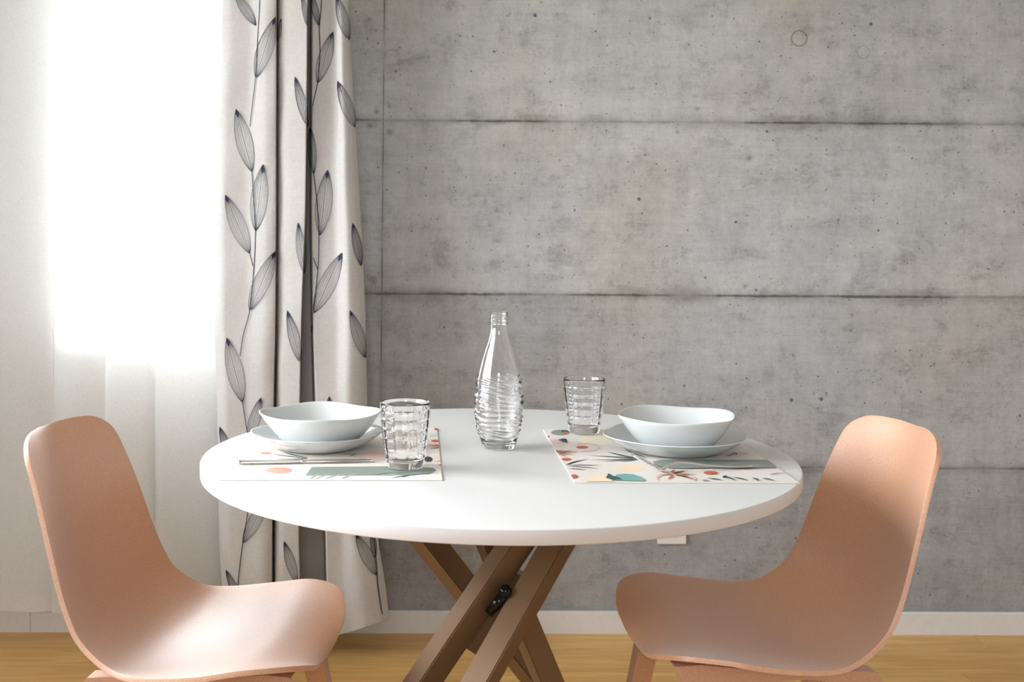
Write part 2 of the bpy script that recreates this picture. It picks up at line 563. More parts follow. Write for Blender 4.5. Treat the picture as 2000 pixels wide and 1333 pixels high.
# ------------------------------------------------------------------ socket on the concrete wall
c = U(1311, 1063, WALL_Y)
sx0, sx1 = U(1283, 1060, WALL_Y).x, U(1339.5, 1060, WALL_Y).x
sz0 = U(1311, 1063, WALL_Y).z
so = empty('wall_socket', ((sx0 + sx1) / 2, WALL_Y, sz0))
tag(so, 'white double wall socket low on the concrete wall below the table edge', 'socket')
w2 = (sx1 - sx0) / 2
box_obj('cover_plate', (-w2, w2, -0.007, 0, 0, 0.125), M_OUTLET, so, 0.0025)
for zc in (0.037, 0.088):
    bm = bmesh.new()
    n = 24
    pts = []
    for k in range(n):
        a = 2 * PI * k / n
        px_ = max(-0.0165, min(0.0165, 0.0195 * math.cos(a)))
        pts.append((px_, 0.0168 * math.sin(a)))
    lo = [bm.verts.new((p[0], -0.0065, zc + p[1])) for p in pts]
    hi = [bm.verts.new((p[0], -0.0095, zc + p[1])) for p in pts]
    bm.faces.new(hi)
    for k in range(n):
        bm.faces.new((lo[k], lo[(k + 1) % n], hi[(k + 1) % n], hi[k]))
    rc = bm_obj('receptacle', bm, M_OUTLET, so)
    bm = bmesh.new()
    add_box(bm, -0.0075, -0.0055, -0.0102, -0.009, zc + 0.000, zc + 0.009)
    add_box(bm, 0.0055, 0.0075, -0.0102, -0.009, zc + 0.001, zc + 0.008)
    add_box(bm, -0.0028, 0.0028, -0.0102, -0.009, zc - 0.0115, zc - 0.0060)
    bm_obj('socket_slots', bm, M_SOCKET, rc)

# ------------------------------------------------------------------ sheer curtain
def sheer_curtain():
    V, Fc = [], []
    x0, x1 = LX + 0.05, U(452, 600, 3.27).x
    n = 420
    rows = [2.50, 2.2, 1.8, 1.4, 1.1, 0.9, 0.7, 0.5, 0.35, 0.2, 0.115, 0.072]
    ph = [random.uniform(-0.6, 0.6) for _ in range(40)]
    for j, z in enumerate(rows):
        low = (2.5 - z) / 2.5
        for i in range(n + 1):
            s = i / n
            sx = x0 + (x1 - x0) * s
            u = 2 * PI * (sx - x0) / 0.185 + 1.1 * math.sin(sx * 7.1) + 0.6 * math.sin(sx * 15 + 1.0)
            a = 0.016 + 0.006 * math.sin(sx * 9 + 2)
            y = 3.272 + a * math.sin(u) + 0.006 * low * math.sin(2.3 * u + z * 2)
            x = sx + 0.030 * math.sin(u + 1.25 + 0.25 * low) + 0.006 * low * math.sin(sx * 21 + z * 1.3)
            zz = z
            if j == len(rows) - 1: zz += 0.006 * math.sin(u * 0.5) + 0.01 * (sx - x0)
            V.append((x, y, zz))
    for j in range(len(rows) - 1):
        for i in range(n):
            a = j * (n + 1) + i
            Fc.append((a, a + n + 1, a + n + 2, a + 1))
    root = mesh_obj('sheer_curtain', V, Fc, M_SHEER)
    tag(root, 'translucent white sheer curtain hanging in front of the bright window', 'curtain')
    # stitched hem band
    hv, hf = [], []
    base = (len(rows) - 1) * (n + 1)
    for i in range(n + 1):
        v = V[base + i]
        hv += [(v[0], v[1] - 0.0012, v[2]), (v[0], v[1] - 0.0012, v[2] + 0.03)]
    for i in range(n):
        hf.append((2 * i, 2 * i + 2, 2 * i + 3, 2 * i + 1))
    mesh_obj('hem', hv, hf, M_SHEER, root)


sheer_curtain()

# ------------------------------------------------------------------ printed curtain
CPY = [-120, 0, 400, 600, 780, 1050, 1140, 1262]
CPX = [
    [432, 438, 457, 490, 520, 539, 541, 546, 567, 601, 603, 605, 611, 648, 660, 674, 678],
    [430, 436, 455, 490, 520, 539, 541, 546, 567, 600, 602, 605, 611, 649, 664, 676, 681],
    [417, 424, 440, 480, 520, 538, 541, 545, 560, 596, 598, 604, 610, 650, 675, 692, 703],
    [417, 424, 440, 480, 518, 537, 540, 544, 562, 589, 591, 606, 612, 655, 680, 700, 713],
    [424, 430, 445, 480, 512, 534, 537, 541, 560, 585, 588, 610, 617, 655, 680, 705, 717],
    [428, 434, 450, 480, 510, 531, 534, 538, 556, 583, 586, 631, 638, 665, 690, 715, 738],
    [433, 440, 455, 485, 512, 531, 534, 538, 556, 585, 588, 633, 640, 668, 700, 735, 752],
    [440, 447, 460, 490, 512, 531, 534, 538, 556, 585, 588, 640, 657, 690, 720, 748, 766],
]
CO = [
    [0.000, 0.014, 0.026, 0.022, 0.040, 0.034, -0.100, 0.016, 0.030, 0.040, -0.100, -0.105, 0.008, -0.012, 0.040, 0.028, -0.015],
    [0.000, 0.014, 0.026, 0.022, 0.040, 0.034, -0.100, 0.016, 0.030, 0.040, -0.100, -0.105, 0.008, -0.010, 0.040, 0.028, -0.015],
    [0.000, 0.015, 0.030, 0.026, 0.042, 0.036, -0.100, 0.018, 0.034, 0.044, -0.135, -0.140, 0.020, 0.014, 0.042, 0.026, -0.018],
    [0.000, 0.015, 0.032, 0.030, 0.044, 0.036, -0.100, 0.020, 0.036, 0.044, -0.135, -0.140, 0.026, 0.022, 0.044, 0.026, -0.018],
    [0.000, 0.015, 0.034, 0.036, 0.046, 0.036, -0.100, 0.022, 0.038, 0.042, -0.135, -0.140, 0.030, 0.026, 0.044, 0.028, -0.018],
    [0.000, 0.015, 0.036, 0.040, 0.048, 0.034, -0.100, 0.024, 0.038, 0.038, -0.135, -0.140, 0.034, 0.030, 0.046, 0.030, -0.020],
    [0.000, 0.015, 0.036, 0.040, 0.048, 0.034, -0.100, 0.024, 0.038, 0.038, -0.135, -0.140, 0.036, 0.034, 0.048, 0.030, -0.020],
    [0.000, 0.015, 0.036, 0.040, 0.048, 0.034, -0.100, 0.024, 0.038, 0.038, -0.135, -0.140, 0.038, 0.036, 0.050, 0.032, -0.020],
]
CY = 3.165
NK = len(CPX[0])


def pchip(xs, ys):
    xs = np.array(xs, float); ys = np.array(ys, float)
    h = np.diff(xs); d = np.diff(ys) / h
    m = np.zeros(len(xs))
    for i in range(1, len(xs) - 1):
        if d[i - 1] * d[i] > 0:
            w1 = 2 * h[i] + h[i - 1]; w2_ = h[i] + 2 * h[i - 1]
            m[i] = (w1 + w2_) / (w1 / d[i - 1] + w2_ / d[i])
    m[0] = d[0]; m[-1] = d[-1]

    def f(x):
        i = int(np.clip(np.searchsorted(xs, x) - 1, 0, len(xs) - 2))
        t = (x - xs[i]) / h[i]
        t = min(max(t, 0.0), 1.0)
        return float((2 * t**3 - 3 * t**2 + 1) * ys[i] + (t**3 - 2 * t**2 + t) * h[i] * m[i] + (-2 * t**3 + 3 * t**2) * ys[i + 1] + (t**3 - t**2) * h[i] * m[i + 1])
    return f


row_fx = [pchip(CPY, [CPX[j][k] for j in range(len(CPY))]) for k in range(NK)]
row_fo = [pchip(CPY, [CO[j][k] for j in range(len(CPY))]) for k in range(NK)]


def curtain_row(py):
    xs = [f(py) for f in row_fx]; os_ = [f(py) for f in row_fo]
    return xs, os_, pchip(range(NK), os_), pchip(range(NK), xs)


def curtain_pt(px, py, off=0.0):
    xs, os_, fo, fx = curtain_row(py)
    k = interp(px, xs, list(range(NK)))
    # invert fx near k
    lo, hi = max(0, math.floor(k) - 0.0), min(NK - 1, math.floor(k) + 1.0)
    for _ in range(18):
        mid = (lo + hi) / 2
        if fx(mid) < px: lo = mid
        else: hi = mid
    y = CY - fo((lo + hi) / 2) - off
    return U(px, py, y)


def printed_curtain():
    V, Fc, sl = [], [], []
    SUB = 7
    pys = [-330, -120] + list(range(-80, 1241, 22)) + [1262]
    ns = (NK - 1) * SUB
    for j, py in enumerate(pys):
        p = max(py, -120)
        xs, os_, fo, fx = curtain_row(p)
        for i in range(ns + 1):
            k = i / SUB
            q = py
            if k > 11:                       # hem rises towards the wall side
                f = (k - 11) / (NK - 12)
                lim = 1250 - 46 * f ** 1.2
                q = -330 + (py + 330) * (lim + 330) / (1262 + 330)
                if q > -120:
                    xs, os_, fo, fx = curtain_row(q)
            y = CY - fo(k) - 0.0015 * math.sin(q * 0.03 + k * 1.7)
            V.append(U(fx(k), q, y))
    for j in range(len(pys) - 1):
        for i in range(ns):
            a = j * (ns + 1) + i
            Fc.append((a, a + ns + 1, a + ns + 2, a + 1)); sl.append(0)

    def ribbon(pts, w0, w1=None, curve=True):
        """flat ink line on the cloth along pixel points; widths in pixels"""
        if w1 is None: w1 = w0
        P = [Vector((p[0], p[1])) for p in pts]
        if curve and len(P) > 2:
            Q = []
            for i in range(len(P) - 1):
                a, b = P[max(i - 1, 0)], P[i]; c_, d = P[i + 1], P[min(i + 2, len(P) - 1)]
                for s in range(7):
                    t = s / 7
                    Q.append(0.5 * ((2 * b) + (c_ - a) * t + (2 * a - 5 * b + 4 * c_ - d) * t * t + (3 * b - a - 3 * c_ + d) * t ** 3))
            Q.append(P[-1]); P = Q
        base = len(V)
        m = len(P)
        for i, p in enumerate(P):
            dd = (P[min(i + 1, m - 1)] - P[max(i - 1, 0)])
            dd = dd.normalized() if dd.length > 0 else Vector((0, 1))
            nn = Vector((-dd.y, dd.x)) * (w0 + (w1 - w0) * i / (m - 1)) / 2
            V.append(curtain_pt(p.x - nn.x, p.y - nn.y, 0.0024)); V.append(curtain_pt(p.x + nn.x, p.y + nn.y, 0.0024))
        for i in range(m - 1):
            Fc.append((base + 2 * i, base + 2 * i + 1, base + 2 * i + 3, base + 2 * i + 2)); sl.append(1)

    def leaf(B, Tp, half=0.125, bend=0.0, n=5, squash=1.0):
        B = Vector(B); Tp = Vector(Tp)
        ax = Tp - B; L = ax.length
        pr = Vector((-ax.y, ax.x)).normalized()
        pr.x *= squash
        for k in range(-n, n + 1):
            f = k / n
            f2 = math.copysign(abs(f) ** 0.8, f)
            pts = []
            for i in range(15):
                t = i / 14
                sh = math.sin(PI * t ** 0.92) ** 0.85 if 0 < t < 1 else 0
                jig = 0.25 * math.sin(7 * t + 3 * k)
                pts.append(B + ax * t + pr * (L * half * f2 * sh + bend * L * math.sin(PI * t) + (jig if 0 < i < 14 else 0)))
            wdt = 0.85 if abs(k) == n else (0.8 if k == 0 else 0.42)
            ribbon(pts, wdt, wdt * 1.15, curve=False)
        # the inked tip where the veins run together
        base = len(V)
        tipp = [Tp, Tp - ax * 0.07 + pr * L * half * 0.20, Tp - ax * 0.15, Tp - ax * 0.07 - pr * L * half * 0.20]
        for q in tipp: V.append(curtain_pt(q.x, q.y, 0.0024))
        Fc.append((base, base + 1, base + 2, base + 3)); sl.append(1)

    # left vine
    ribbon([(509, -120), (507, 0), (503, 79), (499, 152), (492, 210), (488, 247)], 1.3)
    ribbon([(492, 336), (496, 399), (499, 452), (496, 520), (488, 604), (475, 656), (469, 696)], 1.5)
    ribbon([(474, 787), (479, 820), (483, 846)], 1.6)
    ribbon([(488, 900), (484, 996), (474, 1062), (466, 1128), (463, 1180)], 1.8)
    leaf((500, 50), (458, -14)); leaf((499, 152), (538, 33)); leaf((492, 336), (461, 213)); leaf((499, 452), (514, 321))
    leaf((488, 496), (440, 381)); leaf((487, 607), (538, 491)); leaf((474, 787), (443, 660)); leaf((485, 860), (510, 777))
    ribbon([(488, 496), (494, 520)], 1.4)
    leaf((452, 905), (429, 834), 0.11); leaf((474, 1062), (522, 975)); leaf((470, 1180), (441, 1114), 0.1)
    leaf((542, 82), (549, 36), 0.08, n=2)
    # middle panel
    leaf((601, 247), (576, 150), 0.09); leaf((594, 535), (582, 435), 0.09, n=4); leaf((587, 710), (561, 607), 0.10)
    leaf((580, 1140), (555, 1058), 0.11); leaf((600, 50), (589, -14), 0.07, n=3)
    # right vine
    ribbon([(630, -120), (628, 0), (624, 53), (625, 105), (620, 163), (612, 200), (607, 247)], 1.8)
    ribbon([(613, 341), (620, 404), (623, 462), (621, 525), (612, 612), (608, 650)], 1.8)
    leaf((623, 50), (607, -14), 0.1); leaf((620, 163), (650, 62)); leaf((613, 341), (606, 247), 0.085); leaf((625, 460), (640, 332))
    ribbon([(612, 504), (621, 528)], 1.6)
    leaf((613, 612), (668, 494)); leaf((643, 830), (643, 775), 0.13)
    # outer strip
    leaf((682, 79), (657, -8), 0.12); leaf((693, 249), (659, 158), 0.12); leaf((706, 520), (689, 436), 0.10); leaf((714, 700), (684, 607), 0.12)
    # below the table
    ribbon([(728, 1035), (731, 1060), (736, 1110), (738, 1140), (744, 1183), (747, 1200)], 1.8)
    leaf((736, 1125), (695, 1043), 0.13); leaf((733, 1090), (726, 1040), 0.12)
    root = mesh_obj('printed_curtain', V, Fc, [M_CURT, M_PRINT], None, True, sl)
    tag(root, 'cream linen curtain printed with navy line-drawn leaves beside the window', 'curtain')


printed_curtain()
rail = box_obj('curtain_rail', (LX + 0.02, 0.1, 3.17, 3.30, 2.50, 2.53), M_WPAINT, None, 0.003)
tag(rail, 'white curtain rail above the window carrying both curtains', 'curtain rail')

# ------------------------------------------------------------------ table
TX, TY, TR, TZ = 0.135, 2.197, 0.5519, 0.737
table = empty('dining_table', (TX, TY, 0))
tag(table, 'round white dining table on crossed brown bar legs', 'table')
prof = [(TR - 0.002, TZ - 0.0235), (TR - 0.0005, TZ - 0.0228), (TR, TZ - 0.0215), (TR, TZ - 0.0018), (TR - 0.0006, TZ - 0.0006), (TR - 0.0020, TZ)]
V, Fc = [], []
n = 192
for r, z in prof:
    for k in range(n):
        V.append((r * math.cos(2 * PI * k / n), r * math.sin(2 * PI * k / n), z))
for i in range(len(prof) - 1):
    for k in range(n):
        Fc.append((i * n + k, i * n + (k + 1) % n, (i + 1) * n + (k + 1) % n, (i + 1) * n + k))
Fc.append(tuple(range((len(prof) - 1) * n, len(prof) * n)))
Fc.append(tuple(reversed(range(n))))
M_EDGE = simple('table edge band', lin(209, 202, 201), 0.5)  # pinkish cast paints in the warm bounce from chairs and floor
top = mesh_obj('table_top', V, Fc, [M_TABLE, M_EDGE], table, True, [1] * (len(Fc) - 2 - n * 2) + [0] * (2 * n) + [0, 0])
top.data.polygons[-1].use_smooth = False
top.data.polygons[-2].use_smooth = False

# crossed bars: pixel line (x at y=1060, x at y=1333), depth at top and at floor, square size, roll
BW = 0.046


def bar(x0, x1, ytop, ybot, roll, w=BW):
    ztop = TZ - 0.0235
    # choose world ends so the bar follows the line of the photo
    def X(py): return x0 + (x1 - x0) * (py - 1060) / 273
    def pt(z, d):
        py = YH + (H - z) / d * F
        return U(X(py), py, d)
    A = pt(ztop, ytop); B = pt(0.0, ybot)
    ax = (A - B).normalized()
    s1 = ax.cross(Vector((0, 0, 1))).normalized(); s2 = ax.cross(s1).normalized()
    best = None
    mid_ = (A + B) / 2
    sight = (mid_ - Vector((0, 0, H))).normalized()
    across = ax.cross(sight).normalized()
    if across.x < 0: across = -across
    for k in range(90):                      # turn the square bar until its near edge splits it as asked
        r = Matrix.Rotation(math.radians(k), 3, ax)
        cs = [r @ (s1 * a + s2 * b) for a, b in ((1, 1), (-1, 1), (-1, -1), (1, -1))]
        xs_ = [c0.dot(across) for c0 in cs]
        near = min(range(4), key=lambda i: cs[i].dot(sight))
        f = (xs_[near] - min(xs_)) / (max(xs_) - min(xs_))
        if best is None or abs(f - roll) < best[0]: best = (abs(f - roll), r)
    s1 = best[1] @ s1; s2 = best[1] @ s2
    bm = bmesh.new()
    rings = []
    for z in (0.0, ztop - 0.0005):
        ring = []
        for a, b in ((1, 1), (-1, 1), (-1, -1), (1, -1)):
            o = s1 * a * w / 2 + s2 * b * w / 2
            P = B + o
            tt = (z - P.z) / ax.z
            ring.append(bm.verts.new(P + ax * tt - Vector((TX, TY, 0))))
        rings.append(ring)
    for k in range(4):
        bm.faces.new((rings[0][k], rings[0][(k + 1) % 4], rings[1][(k + 1) % 4], rings[1][k]))
    bm.faces.new(rings[0]); bm.faces.new(rings[1])
    es = [e for e in bm.edges if abs(e.verts[0].co.z - e.verts[1].co.z) > 0.3]
    bmesh.ops.bevel(bm, geom=es, offset=0.0022, segments=2, affect='EDGES')
    bm_obj('leg', bm, M_LEG, table)
    return A, B


bar(1010, 826, TY - 0.00, TY - 0.13, 0.43)
bar(1091, 937, TY + 0.02, TY - 0.26, 0.68)
bar(838, 1053, TY + 0.07, TY + 0.30, 0.35)
bar(958, 1072, TY + 0.04, TY + 0.13, 0.26)
# hub joining the bars with its bolt
hubc = U(968, 1192, TY + 0.0)
bm = bmesh.new()
bmesh.ops.create_cube(bm, size=1.0, matrix=Matrix.Translation(hubc - Vector((TX, TY, 0))) @ Matrix.Rotation(math.radians(34), 4, 'Y') @ Matrix.Diagonal((0.04, 0.05, 0.17, 1)))
bmesh.ops.bevel(bm, geom=list(bm.edges), offset=0.002, segments=2, affect='EDGES')
bm_obj('hub', bm, M_LEG, table)
bc = U(972, 1178, TY - 0.075) - Vector((TX, TY, 0))
bm = bmesh.new()
bmesh.ops.create_cone(bm, cap_ends=True, segments=20, radius1=0.010, radius2=0.010, depth=0.05, matrix=Matrix.Translation(bc) @ Matrix.Rotation(math.radians(38), 4, 'Y'))
bmesh.ops.create_uvsphere(bm, u_segments=16, v_segments=10, radius=0.0125, matrix=Matrix.Translation(bc + Vector((0.014, -0.002, 0.021))))
bm_obj('bolt', bm, M_BLACK, table, True)

# ------------------------------------------------------------------ chairs
CC = np.array([[-0.017, 0.8020, 0.0], [-0.0115, 0.8045, 0.0437], [0.0080, 0.8035, 0.1055], [0.0220, 0.7932, 0.1422], [0.0392, 0.7694, 0.1679],
               [0.0588, 0.724, 0.1784], [0.0799, 0.6643, 0.189], [0.1066, 0.5818, 0.1989], [0.1265, 0.5303, 0.2048], [0.1513, 0.489, 0.2107],
               [0.2023, 0.4555, 0.2232], [0.2589, 0.4485, 0.2397], [0.3546, 0.4588, 0.2499], [0.4238, 0.4696, 0.2421], [0.483, 0.4663, 0.2075],
               [0.5105, 0.4470, 0.1426], [0.5150, 0.4230, 0.0723], [0.5130, 0.4130, 0.0]])
# depth of the dish (edge to centre line) at each control
SAG = np.array([0, .017, .036, .045, .050, .052, .052, .050, .048, .044, .038, .034, .032, .033, .036, .040, .03, 0])


def half_curve(C, n=8):
    P = np.vstack([C[1] * [1, 1, -1], C, C[-2] * [1, 1, -1]])
    out = []
    for i in range(1, len(P) - 2):
        a, b, c_, d = P[i - 1], P[i], P[i + 1], P[i + 2]
        for s in range(n):
            t = s / n
            out.append(.5 * ((2 * b) + (c_ - a) * t + (2 * a - 5 * b + 4 * c_ - d) * t ** 2 + (3 * b - a - 3 * c_ + d) * t ** 3))
    out.append(C[-1])
    return np.array(out)


def make_chair():
    root = empty('dining_chair')
    E_ = half_curve(CC, 12)
    kk = np.linspace(0, len(CC) - 1, len(E_))

    def seg(k0, k1, m):
        """m points evenly spaced by arc length between two controls of the rim"""
        k = np.linspace(k0, k1, 400)
        p = np.stack([np.interp(k, kk, E_[:, c]) for c in range(3)], 1)
        s_ = np.concatenate([[0], np.cumsum(np.linalg.norm(np.diff(p, axis=0), axis=1))])
        q = np.linspace(0, s_[-1], m)
        return np.stack([np.interp(q, s_, p[:, c]) for c in range(3)], 1), np.interp(q, s_, k)
    NR_, NT_ = 110, 40
    KC, KF = 3.4, 14.7
    side, ks = seg(KC, KF, NR_)
    top_, _ = seg(0, KC, NT_ // 2 + 1)
    bot_, _ = seg(len(CC) - 1, KF, NT_ // 2 + 1)
    tl = np.linspace(-1, 1, NT_ + 1)

    def full(h):
        r = h.copy(); l = h[1:].copy(); l[:, 2] *= -1
        return np.vstack([l[::-1], r])
    top_, bot_ = full(top_), full(bot_)
    line = lambda p: np.stack([np.full(NT_ + 1, p[0]), np.full(NT_ + 1, p[1]), tl * p[2]], 1)
    dT = top_ - line(side[0]); dB = bot_ - line(side[-1])
    tang = np.gradient(side[:, :2], axis=0)
    ang = np.unwrap(np.arctan2(tang[:, 1], tang[:, 0]))
    ker = np.ones(17) / 17
    ang = np.convolve(np.pad(ang, 8, mode='edge'), ker, 'valid')
    nx, nz = np.sin(ang), -np.cos(ang)
    sag = np.interp(ks, range(len(SAG)), SAG)
    sag = np.convolve(np.pad(sag, 8, mode='edge'), ker, 'valid')
    bump_ = (1 - np.abs(tl) ** 2.0)
    V, Fc = [], []
    ss = np.linspace(0, 1, NR_)
    for i in range(NR_):
        def fall(x):
            x = max(0.0, x); return x * x * (3 - 2 * x)
        # across the dish the rim shape fades slowly, along it (arch of the end) quickly
        a = np.array([fall(1 - ss[i] / 0.5), fall(1 - ss[i] / 0.20), fall(1 - ss[i] / 0.20)])
        c_ = np.array([fall(1 - (1 - ss[i]) / 0.20), fall(1 - (1 - ss[i]) / 0.35), fall(1 - (1 - ss[i]) / 0.20)])
        d = np.stack([nx[i] * sag[i] * bump_, nz[i] * sag[i] * bump_, np.zeros(NT_ + 1)], 1)
        P = line(side[i]) + a * dT + c_ * dB + (1 - a - c_) * d
        for p in P: V.append((p[0], p[2], p[1]))
    for i in range(NR_ - 1):
        for j in range(NT_):
            q = i * (NT_ + 1) + j
            Fc.append((q, q + 1, q + NT_ + 2, q + NT_ + 1))
    G = np.array(V).reshape(NR_, NT_ + 1, 3)
    for it in range(60):
        L_ = np.zeros_like(G)
        L_[1:-1, 1:-1] = (G[2:, 1:-1] + G[:-2, 1:-1] + G[1:-1, 2:] + G[1:-1, :-2]) / 4 - G[1:-1, 1:-1]
        G = G + (0.5 if it % 2 == 0 else -0.51) * L_
    V = [tuple(p) for p in G.reshape(-1, 3)]
    sh = mesh_obj('seat_shell', V, Fc, M_CHAIR, root)
    bm = bmesh.new(); bm.from_mesh(sh.data)
    bmesh.ops.remove_doubles(bm, verts=bm.verts, dist=0.0002)
    bmesh.ops.dissolve_degenerate(bm, dist=0.0002, edges=bm.edges)
    bmesh.ops.recalc_face_normals(bm, faces=bm.faces)
    # make the normals of the seat look up
    s = sum((f.normal.z * f.calc_area()) for f in bm.faces if f.calc_center_median().x > 0.25)
    if s < 0: bmesh.ops.reverse_faces(bm, faces=bm.faces)
    bm.to_mesh(sh.data); bm.free()
    sh.data.polygons.foreach_set('use_smooth', [True] * len(sh.data.polygons))
    md = sh.modifiers.new('thickness', 'SOLIDIFY'); md.thickness = 0.0085; md.offset = -1.0
    bv = sh.modifiers.new('rounded rim', 'BEVEL'); bv.width = 0.0026; bv.segments = 3; bv.limit_method = 'ANGLE'; bv.angle_limit = math.radians(50)

    def plate(poly, v0, name, splay, th=0.034, mat=M_CHLEG, parent=root):
        bm = bmesh.new()
        sg = 1 if v0 > 0 else -1
        a = []; b = []
        for (u, z) in poly:
            o = v0 + sg * splay * (0.44 - z)
            a.append(bm.verts.new((u, o - th / 2, z))); b.append(bm.verts.new((u, o + th / 2, z)))
        bm.faces.new(a); bm.faces.new(list(reversed(b)))
        m = len(poly)
        for k in range(m):
            bm.faces.new((a[k], a[(k + 1) % m], b[(k + 1) % m], b[k]))
        return bm_obj(name, bm, mat, parent)
    for sg in (1, -1):
        v0 = 0.125 * sg
        uf = 0.478
        # side rail: arched underside, its ends flare into the legs
        arch = [(0.385 - 0.23 * k / 14, 0.375 + 0.022 * math.sin(PI * k / 14)) for k in range(15)]
        rail_ = [(uf - 0.004, 0.355), (uf - 0.010, 0.385), (uf - 0.004, 0.405), (uf + 0.006, 0.425), (0.44, 0.427), (0.34, 0.415), (0.22, 0.407), (0.168, 0.408), (0.130, 0.404), (0.112, 0.380), (0.103, 0.355), (0.145, 0.355)] + \
            list(reversed(arch)) + [(0.430, 0.355)]
        plate(rail_, v0, 'side_rail', 0.10)
        plate([(0.435, 0.356), (uf - 0.004, 0.356), (uf + 0.052, 0.0), (uf + 0.022, 0.0)], v0, 'leg', 0.10, 0.033)
        plate([(0.103, 0.356), (0.147, 0.356), (0.085, 0.0), (0.055, 0.0)], v0, 'leg', 0.10, 0.033)
    # cross rails under the seat
    box_obj('cross_rail', (0.40, 0.43, -0.11, 0.11, 0.37, 0.398), M_CHLEG, root)
    box_obj('cross_rail', (0.17, 0.20, -0.11, 0.11, 0.365, 0.392), M_CHLEG, root)
    return root


def copy_tree(o, parent=None):
    c_ = o.copy(); COL.objects.link(c_); c_.parent = parent
    for ch in list(o.children):
        copy_tree(ch, c_)
    return c_


chair = make_chair()
chair.location = (-0.6763, 2.1183, 0); chair.rotation_euler = (0, 0, -0.1520)
tag(chair, 'peach shell chair left of the table, in front of the sheer curtain', 'chair', 'dining chairs at the round table')
chair2 = copy_tree(chair)
chair2.location = (0.8907, 2.1454, 0); chair2.rotation_euler = (0, 0, 3.2381)
chair2['label'] = 'peach shell chair right of the table, in front of the bare concrete wall'

# ------------------------------------------------------------------ placemats
ZT = TZ + 0.0004
ZM = ZT + 0.0016
INK = {}


def ink(name, rgb):
    if name not in INK:
        INK[name] = simple('mat ink ' + name, lin(*rgb), 0.55)
    return INK[name]


def placemat(corners, shapes, base_rgb, label):
    """corners: world xy of the mat; shapes: (colour, kind, data) in photo pixels on the table plane"""
    mats = [simple('placemat vinyl', lin(*base_rgb), 0.5)]
    V, Fc, sl = [], [], []
    n = 4
    for z in (ZT, ZM):
        for (x, y) in corners: V.append((x, y, z))
    Fc += [(3, 2, 1, 0), (4, 5, 6, 7)] + [(k, (k + 1) % 4, 4 + (k + 1) % 4, 4 + k) for k in range(4)]
    sl += [0] * 6
    cx = [Vector(c_) for c_ in corners]

    def clip(poly):
        # Sutherland-Hodgman against the mat outline (counter-clockwise)
        out = poly
        for k in range(4):
            a, b = cx[k], cx[(k + 1) % 4]
            e = b - a
            inp, out = out, []
            if not inp: break
            for i in range(len(inp)):
                p, q = inp[i - 1], inp[i]
                sp = e.x * (p.y - a.y) - e.y * (p.x - a.x); sq = e.x * (q.y - a.y) - e.y * (q.x - a.x)
                if sp >= 0 and sq >= 0: out.append(q)
                elif sp >= 0 or sq >= 0:
                    t = sp / (sp - sq); r = p + (q - p) * t
                    out.append(r)
                    if sq >= 0: out.append(q)
        return out

    def poly(pts, mi, lay):
        w = [UZ(p[0], p[1], ZM).xy for p in pts]
        w = clip(w)
        if len(w) < 3: return
        area = sum(w[i - 1].x * w[i].y - w[i].x * w[i - 1].y for i in range(len(w)))
        if area < 0: w.reverse()
        b = len(V)
        for p in w: V.append((p.x, p.y, ZM + 0.00006 * lay))
        Fc.append(tuple(range(b, b + len(w)))); sl.append(mi)
    for lay, (col, kind, d) in enumerate(shapes, 1):
        if INK[col] not in mats: mats.append(INK[col])
        mi = mats.index(INK[col])
        if kind == 'e':
            x, y, rx, ry = d
            poly([(x + rx * math.cos(2 * PI * k / 28), y + ry * math.sin(2 * PI * k / 28)) for k in range(28)], mi, lay)
        elif kind == 'p':
            poly(d, mi, lay)
        elif kind == 'ring':
            x, y, rx, ry, a0, a1, w = d
            m = 22
            for k in range(m):
                t0 = a0 + (a1 - a0) * k / m; t1 = a0 + (a1 - a0) * (k + 1) / m
                q = w * ry / rx
                poly([(x + rx * math.cos(t0), y + ry * math.sin(t0)), (x + rx * math.cos(t1), y + ry * math.sin(t1)),
                      (x + (rx - w) * math.cos(t1), y + (ry - q) * math.sin(t1)), (x + (rx - w) * math.cos(t0), y + (ry - q) * math.sin(t0))], mi, lay)
        elif kind == 'b':       # leaf blades: list of (x0,y0,x1,y1,width)
            for (xa, ya, xb, yb, w) in d:
                A = UZ(xa, ya, ZM).xy; B = UZ(xb, yb, ZM).xy
                ax = B - A; pr = Vector((-ax.y, ax.x)).normalized() * w * 0.00062 / 2
                m = 8
                L = [A + ax * (i / m) + pr * (math.sin(PI * (i / m) ** 0.8) * 1.0 + 0.1) + pr.normalized() * ax.length * 0.06 * math.sin(PI * i / m) for i in range(m + 1)]
                R = [A + ax * (i / m) - pr * (math.sin(PI * (i / m) ** 0.8) * 1.0 + 0.1) + pr.normalized() * ax.length * 0.06 * math.sin(PI * i / m) for i in range(m, -1, -1)]
                for i in range(m):
                    q = [L[i], L[i + 1], R[m - i - 1], R[m - i]]
                    w_ = clip(q)
                    if len(w_) < 3: continue
                    ar = sum(w_[k - 1].x * w_[k].y - w_[k].x * w_[k - 1].y for k in range(len(w_)))
                    if ar < 0: w_.reverse()
                    bb = len(V)
                    for p in w_: V.append((p.x, p.y, ZM + 0.00006 * lay))
                    Fc.append(tuple(range(bb, bb + len(w_)))); sl.append(mi)
    o = mesh_obj('placemat', V, Fc, mats, None, False, sl)
    tag(o, label, 'placemat', 'patterned placemats')
    return o


